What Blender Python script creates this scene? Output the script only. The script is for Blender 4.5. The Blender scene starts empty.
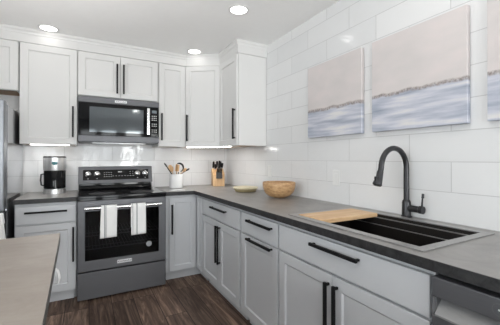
import bpy, bmesh, math, random
from mathutils import Matrix, Vector
random.seed(7)
PI = math.pi
scene = bpy.context.scene
COL = scene.collection

# ------------------------------------------------------------------ camera
cam_data = bpy.data.cameras.new('camera')
cam = bpy.data.objects.new('camera', cam_data)
COL.objects.link(cam)
scene.camera = cam
cam.location = (-1.657, -3.686, 1.245)
cam.rotation_euler = (math.radians(90.29), 0, math.radians(-28.68))
cam_data.sensor_width = 36.0
cam_data.lens = 36.0 * 299.9 / 500.0
cam_data.shift_y = -4.83 / 500.0
cam_data.clip_start = 0.05

# ------------------------------------------------------------------ world, exposure
world = bpy.data.worlds.new('sky')
scene.world = world
world.use_nodes = True
wn = world.node_tree
wn.nodes['Background'].inputs[0].default_value = (0.93, 0.97, 1.0, 1)
wn.nodes['Background'].inputs[1].default_value = 9.3
scene.view_settings.view_transform = 'Standard'
scene.view_settings.look = 'None'
scene.view_settings.gamma = 1.0
scene.view_settings.use_curve_mapping = False
scene.view_settings.exposure = 0.0
scene.cycles.use_denoising = True
scene.cycles.max_bounces = 10
scene.cycles.diffuse_bounces = 6

CEIL = 2.43


def area_light(name, loc, direction, sx, sy, power, color=(1, 1, 1), spread=PI):
    d = bpy.data.lights.new(name, 'AREA')
    d.shape = 'RECTANGLE'; d.size = sx; d.size_y = sy
    d.energy = power; d.color = color; d.spread = spread
    o = bpy.data.objects.new(name, d); COL.objects.link(o)
    o.location = loc
    o.rotation_euler = Vector(direction).to_track_quat('-Z', 'Y').to_euler()
    return o


# daylight through the two panes of the garden door behind, and the rear window
P_DOOR, P_REAR, P_FILL_WINDOW, P_FILL_REAR, P_FILL_ISLAND, CAN_POWER, CAN_REAR = 6, 4, 44, 6, 12, 0.05, 2.0
area_light('daylight_garden_door', (-1.32, -7.06, 1.08), (0, 1, 0), 0.96, 2.05, P_DOOR, (1.0, 0.98, 0.96))
area_light('daylight_rear_window', (-3.2, -7.06, 1.45), (0, 1, 0), 1.5, 1.2, P_REAR, (1.0, 0.98, 0.96))
area_light('fill_tall_window', (-.36, -7.06, 1.15), (-.1, 1, 0), .5, 1.9, P_FILL_WINDOW, (1.0, 0.98, 0.95))  # lamp of an added, unseen window; brightens the low cabinets
area_light('rear_ceiling_fill', (-1.25, -3.95, 1.65), (-.05, .55, 1), .6, .6, P_FILL_REAR, (1.0, 0.98, 0.96), math.radians(135))  # unseen lamp added to lift the ceiling's right side
area_light('island_ceiling_fill', (-2.5, -2.0, 1.25), (0.3, 0.08, 1), 1.0, 1.0, P_FILL_ISLAND, (1.0, 0.98, 0.96), math.radians(125))  # added fill lamp out of view, brightens the ceiling

for nm_, loc_, dir_, sx_, sy_ in (('door_portal', (-1.32, -7.12, 1.08), (0, 1, 0), 1.02, 2.11), ('rear_portal', (-3.2, -7.12, 1.45), (0, 1, 0), 1.5, 1.2), ('tall_portal', (-.36, -7.12, 1.15), (0, 1, 0), .52, 1.94), ('side_portal', (-4.92, -3.9, 1.475), (1, 0, 0), 2.6, 1.25)):
    area_light(nm_, loc_, dir_, sx_, sy_, 1.0).data.cycles.is_portal = True

# ------------------------------------------------------------------ mesh helpers
WORLDMAT = {}


def wm(o):
    return WORLDMAT.get(o.name, Matrix.Identity(4))


class MB:
    def __init__(self):
        self.v = []; self.f = []

    def add(self, vs, fs):
        n = len(self.v)
        self.v += [Vector(p) for p in vs]
        self.f += [[i + n for i in f] for f in fs]
        return self

    def box(self, x0, x1, y0, y1, z0, z1):
        x0, x1 = sorted((x0, x1)); y0, y1 = sorted((y0, y1)); z0, z1 = sorted((z0, z1))
        vs = [(x0, y0, z0), (x1, y0, z0), (x1, y1, z0), (x0, y1, z0), (x0, y0, z1), (x1, y0, z1), (x1, y1, z1), (x0, y1, z1)]
        return self.add(vs, [(0, 3, 2, 1), (4, 5, 6, 7), (0, 1, 5, 4), (1, 2, 6, 5), (2, 3, 7, 6), (3, 0, 4, 7)])

    def prism(self, poly, a0, a1, axis='z'):
        def P(p, a):
            if axis == 'z': return (p[0], p[1], a)
            if axis == 'x': return (a, p[0], p[1])
            return (p[0], a, p[1])
        n = len(poly)
        vs = [P(p, a0) for p in poly] + [P(p, a1) for p in poly]
        fs = [list(range(n))[::-1], list(range(n, 2 * n))]
        for i in range(n):
            j = (i + 1) % n
            fs.append((i, j, n + j, n + i))
        return self.add(vs, fs)

    def tube(self, path, radii, n=16, cap=True):
        path = [Vector(p) for p in path]
        if not isinstance(radii, (list, tuple)): radii = [radii] * len(path)
        rings = []; ref = None
        for i, p in enumerate(path):
            t = (path[min(i + 1, len(path) - 1)] - path[max(i - 1, 0)]).normalized()
            if ref is None:
                ref = Vector((0, 0, 1)) if abs(t.z) < .9 else Vector((1, 0, 0))
            a = (ref - t * ref.dot(t)).normalized(); ref = a
            b = t.cross(a)
            rings.append([p + (a * math.cos(2 * PI * k / n) + b * math.sin(2 * PI * k / n)) * radii[i] for k in range(n)])
        vs = [q for r in rings for q in r]; fs = []
        for i in range(len(path) - 1):
            for k in range(n):
                m = (k + 1) % n
                fs.append((i * n + k, i * n + m, (i + 1) * n + m, (i + 1) * n + k))
        if cap:
            fs.append(list(range(n))[::-1]); fs.append([(len(path) - 1) * n + k for k in range(n)])
        return self.add(vs, fs)

    def lathe(self, prof, n=32, c=(0, 0, 0)):
        vs = []; fs = []
        m = len(prof)
        for k in range(n):
            a = 2 * PI * k / n
            for r, z in prof:
                vs.append((c[0] + r * math.cos(a), c[1] + r * math.sin(a), c[2] + z))
        for k in range(n):
            q = (k + 1) % n
            for i in range(m - 1):
                fs.append((k * m + i, q * m + i, q * m + i + 1, k * m + i + 1))
        return self.add(vs, fs)

    def ellipsoid(self, c, rx, ry, rz, n=16, m=10):
        vs = []; fs = []
        for i in range(m + 1):
            t = PI * i / m
            for k in range(n):
                a = 2 * PI * k / n
                vs.append((c[0] + rx * math.sin(t) * math.cos(a), c[1] + ry * math.sin(t) * math.sin(a), c[2] + rz * math.cos(t)))
        for i in range(m):
            for k in range(n):
                q = (k + 1) % n
                fs.append((i * n + k, (i + 1) * n + k, (i + 1) * n + q, i * n + q))
        return self.add(vs, fs)

    def cells(self, xs, ys, holes, z0, z1):
        """slab of grid cells in plan, cells in holes left out, no inner faces"""
        nx, ny = len(xs) - 1, len(ys) - 1
        solid = lambda i, j: 0 <= i < nx and 0 <= j < ny and (i, j) not in holes
        idx = {}; vs = []; fs = []

        def V(i, j, k):
            if (i, j, k) not in idx:
                idx[(i, j, k)] = len(vs); vs.append((xs[i], ys[j], z1 if k else z0))
            return idx[(i, j, k)]
        for i in range(nx):
            for j in range(ny):
                if not solid(i, j): continue
                fs.append((V(i, j, 1), V(i + 1, j, 1), V(i + 1, j + 1, 1), V(i, j + 1, 1)))
                fs.append((V(i, j, 0), V(i, j + 1, 0), V(i + 1, j + 1, 0), V(i + 1, j, 0)))
                if not solid(i - 1, j): fs.append((V(i, j, 0), V(i, j, 1), V(i, j + 1, 1), V(i, j + 1, 0)))
                if not solid(i + 1, j): fs.append((V(i + 1, j, 0), V(i + 1, j + 1, 0), V(i + 1, j + 1, 1), V(i + 1, j, 1)))
                if not solid(i, j - 1): fs.append((V(i, j, 0), V(i + 1, j, 0), V(i + 1, j, 1), V(i, j, 1)))
                if not solid(i, j + 1): fs.append((V(i, j + 1, 0), V(i, j + 1, 1), V(i + 1, j + 1, 1), V(i + 1, j + 1, 0)))
        return self.add(vs, fs)

    def xf(self, M):
        self.v = [M @ p for p in self.v]
        return self

    def build(self, name, mat, parent=None, world=False, bevel=0, smooth=None, loc=None, seg=2):
        me = bpy.data.meshes.new(name)
        vs = self.v
        if world and parent is not None:
            inv = wm(parent).inverted(); vs = [inv @ p for p in vs]
        if loc is not None:
            vs = [p - Vector(loc) for p in vs]
        me.from_pydata([tuple(p) for p in vs], [], self.f)
        bm = bmesh.new(); bm.from_mesh(me)
        bmesh.ops.recalc_face_normals(bm, faces=bm.faces)
        bm.to_mesh(me); bm.free()
        o = bpy.data.objects.new(name, me); COL.objects.link(o)
        me.materials.append(mat)
        if parent is not None:
            o.parent = parent
            WORLDMAT[o.name] = wm(parent)
        elif loc is not None:
            o.location = loc
            WORLDMAT[o.name] = Matrix.Translation(loc)
        if smooth is not None:
            for p in me.polygons: p.use_smooth = True
            me.set_sharp_from_angle(angle=math.radians(smooth))
        if bevel:
            b = o.modifiers.new('bevel', 'BEVEL'); b.width = bevel; b.segments = seg; b.limit_method = 'ANGLE'
            b.angle_limit = math.radians(40)
        return o


def thing(name, label, cat, loc=(0, 0, 0), rz=0.0, group=None):
    o = bpy.data.objects.new(name, None); COL.objects.link(o)
    o.location = loc; o.rotation_euler = (0, 0, rz)
    o.empty_display_size = .05
    o['label'] = label; o['category'] = cat
    if group: o['group'] = group
    WORLDMAT[o.name] = Matrix.Translation(loc) @ Matrix.Rotation(rz, 4, 'Z')
    return o


def tag(o, label, cat, group=None):
    o['label'] = label; o['category'] = cat
    if group: o['group'] = group
    return o


def struct(o):
    o['kind'] = 'structure'
    return o


# ------------------------------------------------------------------ materials
def new_mat(name):
    m = bpy.data.materials.new(name); m.use_nodes = True
    return m, m.node_tree, m.node_tree.nodes['Principled BSDF']


def simple(name, color, rough=.5, metal=0.0, noise=0.0, scale=30.0, bump=0.0, stretch=(1, 1, 1), spec=.5, coat=0.0):
    m, t, p = new_mat(name)
    p.inputs['Roughness'].default_value = rough
    p.inputs['Metallic'].default_value = metal
    p.inputs['Specular IOR Level'].default_value = spec
    p.inputs['Coat Weight'].default_value = coat
    p.inputs['Coat Roughness'].default_value = .05
    tc = t.nodes.new('ShaderNodeTexCoord'); mp = t.nodes.new('ShaderNodeMapping')
    mp.inputs['Scale'].default_value = stretch
    t.links.new(tc.outputs['Object'], mp.inputs['Vector'])
    nz = t.nodes.new('ShaderNodeTexNoise'); nz.inputs['Scale'].default_value = scale; nz.inputs['Detail'].default_value = 6
    t.links.new(mp.outputs[0], nz.inputs['Vector'])
    mr = t.nodes.new('ShaderNodeMapRange'); mr.inputs[1].default_value = .25; mr.inputs[2].default_value = .75
    mr.inputs[3].default_value = 1 - noise; mr.inputs[4].default_value = 1 + noise
    t.links.new(nz.outputs[0], mr.inputs[0])
    mx = t.nodes.new('ShaderNodeVectorMath'); mx.operation = 'SCALE'
    mx.inputs[0].default_value = color
    t.links.new(mr.outputs[0], mx.inputs['Scale'])
    t.links.new(mx.outputs[0], p.inputs['Base Color'])
    if bump:
        bp = t.nodes.new('ShaderNodeBump'); bp.inputs['Strength'].default_value = bump; bp.inputs['Distance'].default_value = .002
        t.links.new(nz.outputs[0], bp.inputs['Height']); t.links.new(bp.outputs[0], p.inputs['Normal'])
    return m


def emit(name, color, strength):
    m = bpy.data.materials.new(name); m.use_nodes = True
    t = m.node_tree; t.nodes.clear()
    e = t.nodes.new('ShaderNodeEmission'); e.inputs[0].default_value = (*color, 1); e.inputs[1].default_value = strength
    o = t.nodes.new('ShaderNodeOutputMaterial'); t.links.new(e.outputs[0], o.inputs[0])
    return m


def wood(name, c1, c2, rough=.5, axis=0, scale=6.0, fine=60.0, bump=.1):
    m, t, p = new_mat(name)
    p.inputs['Roughness'].default_value = rough
    tc = t.nodes.new('ShaderNodeTexCoord'); mp = t.nodes.new('ShaderNodeMapping')
    s = [1, 1, 1]; s = [8, 8, 8]; s[axis] = .8
    mp.inputs['Scale'].default_value = s
    t.links.new(tc.outputs['Object'], mp.inputs['Vector'])
    n = t.nodes.new('ShaderNodeTexNoise'); n.inputs['Scale'].default_value = scale; n.inputs['Detail'].default_value = 8
    n.inputs['Distortion'].default_value = .6
    t.links.new(mp.outputs[0], n.inputs['Vector'])
    r = t.nodes.new('ShaderNodeValToRGB')
    r.color_ramp.elements[0].position = .3; r.color_ramp.elements[0].color = (*c1, 1)
    r.color_ramp.elements[1].position = .72; r.color_ramp.elements[1].color = (*c2, 1)
    t.links.new(n.outputs[0], r.inputs[0]); t.links.new(r.outputs[0], p.inputs['Base Color'])
    bp = t.nodes.new('ShaderNodeBump'); bp.inputs['Strength'].default_value = bump; bp.inputs['Distance'].default_value = .001
    t.links.new(n.outputs[0], bp.inputs['Height']); t.links.new(bp.outputs[0], p.inputs['Normal'])
    return m


TILE_H, TILE_W = .1586, .4565


def tile_mat(name, horizontal, sign, phase):
    m, t, p = new_mat(name)
    N = t.nodes; L = t.links
    tc = N.new('ShaderNodeTexCoord'); sp = N.new('ShaderNodeSeparateXYZ'); L.new(tc.outputs['Object'], sp.inputs[0])
    ma = N.new('ShaderNodeMath'); ma.operation = 'MULTIPLY_ADD'; ma.inputs[1].default_value = sign; ma.inputs[2].default_value = phase
    L.new(sp.outputs[horizontal], ma.inputs[0])
    mz = N.new('ShaderNodeMath'); mz.operation = 'SUBTRACT'; mz.inputs[1].default_value = .914 - 8 * TILE_H
    L.new(sp.outputs[2], mz.inputs[0])
    cb = N.new('ShaderNodeCombineXYZ'); L.new(ma.outputs[0], cb.inputs[0]); L.new(mz.outputs[0], cb.inputs[1])
    br = N.new('ShaderNodeTexBrick'); L.new(cb.outputs[0], br.inputs['Vector'])
    br.offset = .5; br.offset_frequency = 2; br.squash = 1.0
    br.inputs['Color1'].default_value = (0.80, 0.80, 0.80, 1); br.inputs['Color2'].default_value = (0.74, 0.745, 0.75, 1)
    br.inputs['Mortar'].default_value = (0.54, 0.54, 0.54, 1)
    br.inputs['Scale'].default_value = 1.0
    br.inputs['Mortar Size'].default_value = .0021
    br.inputs['Mortar Smooth'].default_value = .15
    br.inputs['Bias'].default_value = 0.0
    br.inputs['Brick Width'].default_value = TILE_W; br.inputs['Row Height'].default_value = TILE_H
    # faint white streaks in the glaze
    nz = N.new('ShaderNodeTexNoise'); nz.inputs['Scale'].default_value = 9.0; nz.inputs['Detail'].default_value = 3
    L.new(tc.outputs['Object'], nz.inputs['Vector'])
    L.new(br.outputs['Color'], p.inputs['Base Color'])
    rr = N.new('ShaderNodeMapRange'); rr.inputs[3].default_value = .08; rr.inputs[4].default_value = .7
    L.new(br.outputs['Fac'], rr.inputs[0]); L.new(rr.outputs[0], p.inputs['Roughness'])
    b1 = N.new('ShaderNodeBump'); b1.inputs['Strength'].default_value = .17; b1.inputs['Distance'].default_value = .02
    L.new(nz.outputs[0], b1.inputs['Height'])
    b2 = N.new('ShaderNodeBump'); b2.invert = True; b2.inputs['Strength'].default_value = .5; b2.inputs['Distance'].default_value = .002
    L.new(br.outputs['Fac'], b2.inputs['Height']); L.new(b1.outputs[0], b2.inputs['Normal'])
    L.new(b2.outputs[0], p.inputs['Normal'])
    return m


def floor_mat():
    m, t, p = new_mat('dark_wood_planks')
    N = t.nodes; L = t.links
    tc = N.new('ShaderNodeTexCoord'); sp = N.new('ShaderNodeSeparateXYZ'); L.new(tc.outputs['Object'], sp.inputs[0])
    ax = N.new('ShaderNodeMath'); ax.operation = 'ADD'; ax.inputs[1].default_value = 1.457 + .175 * 40; L.new(sp.outputs[0], ax.inputs[0])
    ay = N.new('ShaderNodeMath'); ay.operation = 'ADD'; ay.inputs[1].default_value = 20.35; L.new(sp.outputs[1], ay.inputs[0])
    cb = N.new('ShaderNodeCombineXYZ'); L.new(ay.outputs[0], cb.inputs[0]); L.new(ax.outputs[0], cb.inputs[1])
    br = N.new('ShaderNodeTexBrick'); L.new(cb.outputs[0], br.inputs['Vector'])
    br.offset = .37; br.offset_frequency = 3
    br.inputs['Color1'].default_value = (0, 0, 0, 1); br.inputs['Color2'].default_value = (1, 1, 1, 1)
    br.inputs['Mortar'].default_value = (.5, .5, .5, 1)
    br.inputs['Scale'].default_value = 1; br.inputs['Mortar Size'].default_value = .0026; br.inputs['Mortar Smooth'].default_value = .2
    br.inputs['Brick Width'].default_value = 1.22; br.inputs['Row Height'].default_value = .175
    # grain: noise stretched along the plank, shifted per plank
    mp = N.new('ShaderNodeMapping'); mp.inputs['Scale'].default_value = (16, 1.3, 1)
    L.new(tc.outputs['Object'], mp.inputs['Vector'])
    sh = N.new('ShaderNodeVectorMath'); sh.operation = 'MULTIPLY_ADD'
    sh.inputs[1].default_value = (7, 13, 5)
    L.new(br.outputs['Color'], sh.inputs[0]); L.new(mp.outputs[0], sh.inputs[2])
    n1 = N.new('ShaderNodeTexNoise'); n1.inputs['Scale'].default_value = 1.6; n1.inputs['Detail'].default_value = 9; n1.inputs['Roughness'].default_value = .68
    n1.inputs['Distortion'].default_value = 1.1
    L.new(sh.outputs[0], n1.inputs['Vector'])
    rp = N.new('ShaderNodeValToRGB')
    e = rp.color_ramp.elements
    e[0].position = .28; e[0].color = (.020, .012, .009, 1)
    e[1].position = .78; e[1].color = (.36, .25, .185, 1)
    a = rp.color_ramp.elements.new(.5); a.color = (.105, .069, .053, 1)
    L.new(n1.outputs[0], rp.inputs[0])
    tone = N.new('ShaderNodeMapRange'); tone.inputs[3].default_value = .6; tone.inputs[4].default_value = 1.6
    L.new(br.outputs['Color'], tone.inputs[0])
    sc = N.new('ShaderNodeVectorMath'); sc.operation = 'SCALE'; L.new(rp.outputs[0], sc.inputs[0]); L.new(tone.outputs[0], sc.inputs['Scale'])
    mx = N.new('ShaderNodeMix'); mx.data_type = 'RGBA'; L.new(br.outputs['Fac'], mx.inputs['Factor'])
    L.new(sc.outputs[0], mx.inputs['A']); mx.inputs['B'].default_value = (.006, .004, .003, 1)
    L.new(mx.outputs['Result'], p.inputs['Base Color'])
    p.inputs['Roughness'].default_value = .5
    p.inputs['Specular IOR Level'].default_value = .22
    bp = N.new('ShaderNodeBump'); bp.inputs['Strength'].default_value = .15; bp.inputs['Distance'].default_value = .002
    L.new(n1.outputs[0], bp.inputs['Height']); L.new(bp.outputs[0], p.inputs['Normal'])
    return m


def laminate(name, dark, light, rough, scale=5.0, stretch=(1, 1, 1)):
    m, t, p = new_mat(name)
    N = t.nodes; L = t.links
    tc = N.new('ShaderNodeTexCoord'); mp = N.new('ShaderNodeMapping'); mp.inputs['Scale'].default_value = stretch
    L.new(tc.outputs['Object'], mp.inputs['Vector'])
    n1 = N.new('ShaderNodeTexNoise'); n1.inputs['Scale'].default_value = scale; n1.inputs['Detail'].default_value = 10; n1.inputs['Roughness'].default_value = .7
    n1.inputs['Distortion'].default_value = .8
    L.new(mp.outputs[0], n1.inputs['Vector'])
    rp = N.new('ShaderNodeValToRGB')
    rp.color_ramp.elements[0].position = .35; rp.color_ramp.elements[0].color = (*dark, 1)
    rp.color_ramp.elements[1].position = .68; rp.color_ramp.elements[1].color = (*light, 1)
    L.new(n1.outputs[0], rp.inputs[0]); L.new(rp.outputs[0], p.inputs['Base Color'])
    p.inputs['Roughness'].default_value = rough
    n2 = N.new('ShaderNodeTexNoise'); n2.inputs['Scale'].default_value = 180; n2.inputs['Detail'].default_value = 2
    L.new(tc.outputs['Object'], n2.inputs['Vector'])
    bp = N.new('ShaderNodeBump'); bp.inputs['Strength'].default_value = .12; bp.inputs['Distance'].default_value = .001
    L.new(n2.outputs[0], bp.inputs['Height']); L.new(bp.outputs[0], p.inputs['Normal'])
    return m


def dark_glass(name, tint, gloss_rough=.02, ior=1.5):
    """tinted pane: lets a little light through, mirrors by Fresnel"""
    m = bpy.data.materials.new(name); m.use_nodes = True
    t = m.node_tree; t.nodes.clear(); N = t.nodes; L = t.links
    tr = N.new('ShaderNodeBsdfTransparent'); tr.inputs[0].default_value = (*tint, 1)
    gl = N.new('ShaderNodeBsdfGlossy'); gl.inputs['Roughness'].default_value = gloss_rough
    nz = N.new('ShaderNodeTexNoise'); nz.inputs['Scale'].default_value = 2.0
    tc = N.new('ShaderNodeTexCoord'); L.new(tc.outputs['Object'], nz.inputs['Vector'])
    bp = N.new('ShaderNodeBump'); bp.inputs['Strength'].default_value = .02; L.new(nz.outputs[0], bp.inputs['Height'])
    L.new(bp.outputs[0], gl.inputs['Normal'])
    fr = N.new('ShaderNodeFresnel'); fr.inputs[0].default_value = ior
    mx = N.new('ShaderNodeMixShader'); L.new(fr.outputs[0], mx.inputs[0]); L.new(tr.outputs[0], mx.inputs[1]); L.new(gl.outputs[0], mx.inputs[2])
    o = N.new('ShaderNodeOutputMaterial'); L.new(mx.outputs[0], o.inputs[0])
    return m


def towel_mat(name, stripes):
    m, t, p = new_mat(name)
    N = t.nodes; L = t.links
    tc = N.new('ShaderNodeTexCoord'); sp = N.new('ShaderNodeSeparateXYZ'); L.new(tc.outputs['Object'], sp.inputs[0])
    cur = None
    for (c, w) in stripes:
        s = N.new('ShaderNodeMath'); s.operation = 'SUBTRACT'; s.inputs[1].default_value = c; L.new(sp.outputs[0], s.inputs[0])
        a = N.new('ShaderNodeMath'); a.operation = 'ABSOLUTE'; L.new(s.outputs[0], a.inputs[0])
        l = N.new('ShaderNodeMath'); l.operation = 'LESS_THAN'; l.inputs[1].default_value = w; L.new(a.outputs[0], l.inputs[0])
        if cur is None: cur = l
        else:
            x = N.new('ShaderNodeMath'); x.operation = 'MAXIMUM'; L.new(cur.outputs[0], x.inputs[0]); L.new(l.outputs[0], x.inputs[1]); cur = x
    mx = N.new('ShaderNodeMix'); mx.data_type = 'RGBA'
    mx.inputs['A'].default_value = (.90, .90, .89, 1); mx.inputs['B'].default_value = (.20, .21, .23, 1)
    if cur is not None: L.new(cur.outputs[0], mx.inputs['Factor'])
    else: mx.inputs['Factor'].default_value = 0
    L.new(mx.outputs['Result'], p.inputs['Base Color'])
    p.inputs['Roughness'].default_value = .95
    n = N.new('ShaderNodeTexNoise'); n.inputs['Scale'].default_value = 300; L.new(tc.outputs['Object'], n.inputs['Vector'])
    b = N.new('ShaderNodeBump'); b.inputs['Strength'].default_value = .3; b.inputs['Distance'].default_value = .002
    L.new(n.outputs[0], b.inputs['Height']); L.new(b.outputs[0], p.inputs['Normal'])
    return m


def painting_mat(name, off, line, grass):
    """loose seascape: pale pink sky, a broken brown shore line, lavender water in long strokes"""
    m, t, p = new_mat(name)
    N = t.nodes; L = t.links
    tc = N.new('ShaderNodeTexCoord'); ad = N.new('ShaderNodeVectorMath'); ad.operation = 'ADD'; ad.inputs[1].default_value = (0, off, 0)
    L.new(tc.outputs['Object'], ad.inputs[0])
    sp = N.new('ShaderNodeSeparateXYZ'); L.new(tc.outputs['Object'], sp.inputs[0])

    def noise(scale, stretch, detail=5):
        mp = N.new('ShaderNodeMapping'); mp.inputs['Scale'].default_value = stretch; L.new(ad.outputs[0], mp.inputs[0])
        n = N.new('ShaderNodeTexNoise'); n.inputs['Scale'].default_value = scale; n.inputs['Detail'].default_value = detail
        L.new(mp.outputs[0], n.inputs['Vector']); return n

    def ramp(src, stops):
        r = N.new('ShaderNodeValToRGB'); e = r.color_ramp.elements
        e[0].position, e[0].color = stops[0][0], (*stops[0][1], 1); e[1].position, e[1].color = stops[-1][0], (*stops[-1][1], 1)
        for s in stops[1:-1]:
            q = e.new(s[0]); q.color = (*s[1], 1)
        L.new(src, r.inputs[0]); return r
    sky = ramp(noise(5, (1, 1, 2)).outputs[0], [(.3, (.62, .585, .575)), (.55, (.66, .612, .603)), (.75, (.70, .632, .622))])
    water = ramp(noise(3.2, (1, 1, 9), 7).outputs[0], [(.26, (.28, .31, .39)), (.42, (.42, .45, .53)), (.56, (.58, .59, .66)), (.70, (.72, .71, .71))])
    # shore line wobble
    wob = N.new('ShaderNodeMath'); wob.operation = 'MULTIPLY_ADD'; wob.inputs[1].default_value = .03; wob.inputs[2].default_value = line - .015
    L.new(noise(14, (1, 1, 0.01)).outputs[0], wob.inputs[0])
    dz = N.new('ShaderNodeMath'); dz.operation = 'SUBTRACT'; L.new(sp.outputs[2], dz.inputs[0]); L.new(wob.outputs[0], dz.inputs[1])
    st = N.new('ShaderNodeMapRange'); st.inputs[1].default_value = -.004; st.inputs[2].default_value = .004; L.new(dz.outputs[0], st.inputs[0])
    m1 = N.new('ShaderNodeMix'); m1.data_type = 'RGBA'; L.new(st.outputs[0], m1.inputs['Factor']); L.new(water.outputs[0], m1.inputs['A']); L.new(sky.outputs[0], m1.inputs['B'])
    # grasses
    ab = N.new('ShaderNodeMath'); ab.operation = 'ABSOLUTE'; L.new(dz.outputs[0], ab.inputs[0])
    bd = N.new('ShaderNodeMapRange'); bd.inputs[1].default_value = grass; bd.inputs[2].default_value = grass * .35; L.new(ab.outputs[0], bd.inputs[0])
    gn = ramp(noise(60, (1, 1, 1), 3).outputs[0], [(.3, (.25, .25, .25)), (.55, (.9, .9, .9))])
    gm = N.new('ShaderNodeMath'); gm.operation = 'MULTIPLY'; L.new(bd.outputs[0], gm.inputs[0]); L.new(gn.outputs[0], gm.inputs[1])
    gc = ramp(noise(90, (1, 1, 1), 3).outputs[0], [(.35, (.19, .165, .16)), (.65, (.40, .34, .32))])
    m2 = N.new('ShaderNodeMix'); m2.data_type = 'RGBA'; L.new(gm.outputs[0], m2.inputs['Factor']); L.new(m1.outputs['Result'], m2.inputs['A']); L.new(gc.outputs[0], m2.inputs['B'])
    L.new(m2.outputs['Result'], p.inputs['Base Color'])
    p.inputs['Roughness'].default_value = .8
    return m


def bowl_mat():
    m, t, p = new_mat('mottled_turned_wood')
    N = t.nodes; L = t.links
    tc = N.new('ShaderNodeTexCoord'); mp = N.new('ShaderNodeMapping'); mp.inputs['Scale'].default_value = (1, 1, 2.4); L.new(tc.outputs['Object'], mp.inputs[0])
    n = N.new('ShaderNodeTexNoise'); n.inputs['Scale'].default_value = 28; n.inputs['Detail'].default_value = 8; n.inputs['Roughness'].default_value = .7
    L.new(mp.outputs[0], n.inputs['Vector'])
    r = N.new('ShaderNodeValToRGB'); e = r.color_ramp.elements
    e[0].position = .3; e[0].color = (.27, .13, .05, 1); e[1].position = .7; e[1].color = (.66, .46, .26, 1)
    q = e.new(.5); q.color = (.52, .31, .15, 1)
    L.new(n.outputs[0], r.inputs[0]); L.new(r.outputs[0], p.inputs['Base Color'])
    p.inputs['Roughness'].default_value = .45
    return m


M = {}
M['upper'] = simple('white_cabinet_paint', (.745, .74, .73), .42, noise=.01, scale=4)
M['base'] = simple('grey_cabinet_paint', (.575, .588, .608), .45, noise=.012, scale=4)
M['ceiling'] = simple('ceiling_paint', (.92, .92, .915), .9, noise=.01, scale=20)
M['wall'] = simple('wall_paint', (.78, .775, .76), .85, noise=.01, scale=20)
M['trim'] = simple('white_trim_paint', (.745, .74, .73), .45, noise=.01, scale=5)
M['black'] = simple('matte_black_metal', (.008, .008, .009), .5, 0, noise=.1, scale=60, spec=.2)
M['faucet'] = simple('oil_rubbed_dark_metal', (.045, .045, .048), .34, .6, noise=.15, scale=40)
M['bss'] = simple('black_stainless_steel', (.128, .13, .139), .40, .5, noise=.05, scale=10, stretch=(1, 1, 60))
M['ss'] = simple('brushed_stainless_steel', (.62, .62, .63), .28, 1.0, noise=.06, scale=12, stretch=(1, 1, 50))
M['bright'] = simple('polished_steel', (.80, .80, .81), .16, 1.0, noise=.03, scale=20)
M['bglass'] = simple('black_glass', (.004, .004, .005), .06, 0, noise=.05, scale=5, spec=.2)
M['cookglass'] = simple('black_ceramic_glass', (.006, .006, .007), .08, 0, noise=.05, scale=5, spec=.25)
M['window'] = dark_glass('tinted_oven_glass', (.42, .43, .45), .03, 1.3)
M['mwglass'] = simple('grey_mirrored_glass', (.10, .115, .125), .06, .35, noise=.03, scale=4, spec=.8)
M['cavity'] = simple('oven_enamel', (.03, .03, .032), .5, 0, noise=.2, scale=30)
M['rack'] = simple('oven_rack_wire', (.5, .5, .5), .3, 1.0, noise=.05)
M['plate'] = simple('badge_plate', (.75, .75, .76), .35, .3, noise=.02)
M['ink'] = simple('badge_ink', (.05, .05, .055), .5, 0, noise=.02)
M['mark'] = simple('printed_white_marks', (.7, .7, .7), .5, 0, noise=.02)
M['dimmark'] = simple('faint_grey_print', (.16, .16, .165), .5, 0, noise=.02)
M['sticker'] = simple('round_sticker', (.30, .31, .32), .6, 0, noise=.25, scale=150)
M['counter'] = laminate('grey_slate_laminate', (.19, .182, .175), (.30, .288, .276), .36)
M['counter'].node_tree.nodes['Principled BSDF'].inputs['Specular IOR Level'].default_value = 1.0
M['counter_edge'] = laminate('dark_slate_edge', (.010, .010, .011), (.040, .040, .041), .45, 30)  # edges drawn darker than the tops
M['island'] = laminate('warm_lit_laminate', (.245, .21, .178), (.32, .28, .245), .38, 5.0, (1, 1.6, 1))  # warm reflected light put into the top's colour
M['island_edge'] = laminate('dark_island_edge', (.085, .087, .082), (.17, .17, .16), .4)
M['sink'] = simple('dark_composite_sink', (.016, .014, .013), .33, 0, noise=.25, scale=120)
M['rim'] = simple('grey_sink_flange', (.33, .325, .32), .28, .5, noise=.12, scale=100)
M['board'] = wood('pale_bamboo', (.60, .37, .19), (.76, .53, .31), .5, 0, 5)
M['ply'] = wood('cabinet_underside_plywood', (.30, .17, .08), (.45, .28, .15), .55, 0, 5)
M['block'] = wood('knife_block_beech', (.55, .33, .16), (.70, .47, .26), .5, 2, 5)
M['spoonwood'] = wood('light_spoon_wood', (.50, .30, .14), (.70, .48, .28), .55, 2, 6)
M['spoondark'] = wood('brown_spoon_wood', (.36, .18, .07), (.52, .30, .13), .55, 2, 6)
M['bowl'] = bowl_mat()
M['dish'] = simple('cream_glazed_wood', (.72, .64, .44), .4, 0, noise=.08, scale=14)
M['dishedge'] = simple('tan_dish_side', (.42, .34, .19), .5, 0, noise=.15, scale=20)
M['ceramic'] = simple('white_ceramic', (.80, .80, .80), .25, 0, noise=.01)
M['blackplastic'] = simple('black_plastic', (.014, .014, .015), .3, 0, noise=.08)
M['carafe'] = simple('dark_coffee_glass', (.004, .004, .005), .08, 0, noise=.05, spec=.25)
M['coffeesteel'] = simple('reflection_striped_steel', (.86, .86, .86), .3, .9, noise=.12, scale=5, stretch=(9, 9, .1))  # broad vertical stripes stand for reflections, put into the colour
M['satin'] = simple('satin_light_steel', (.27, .27, .27), .45, .25, noise=.03, scale=10)
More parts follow.
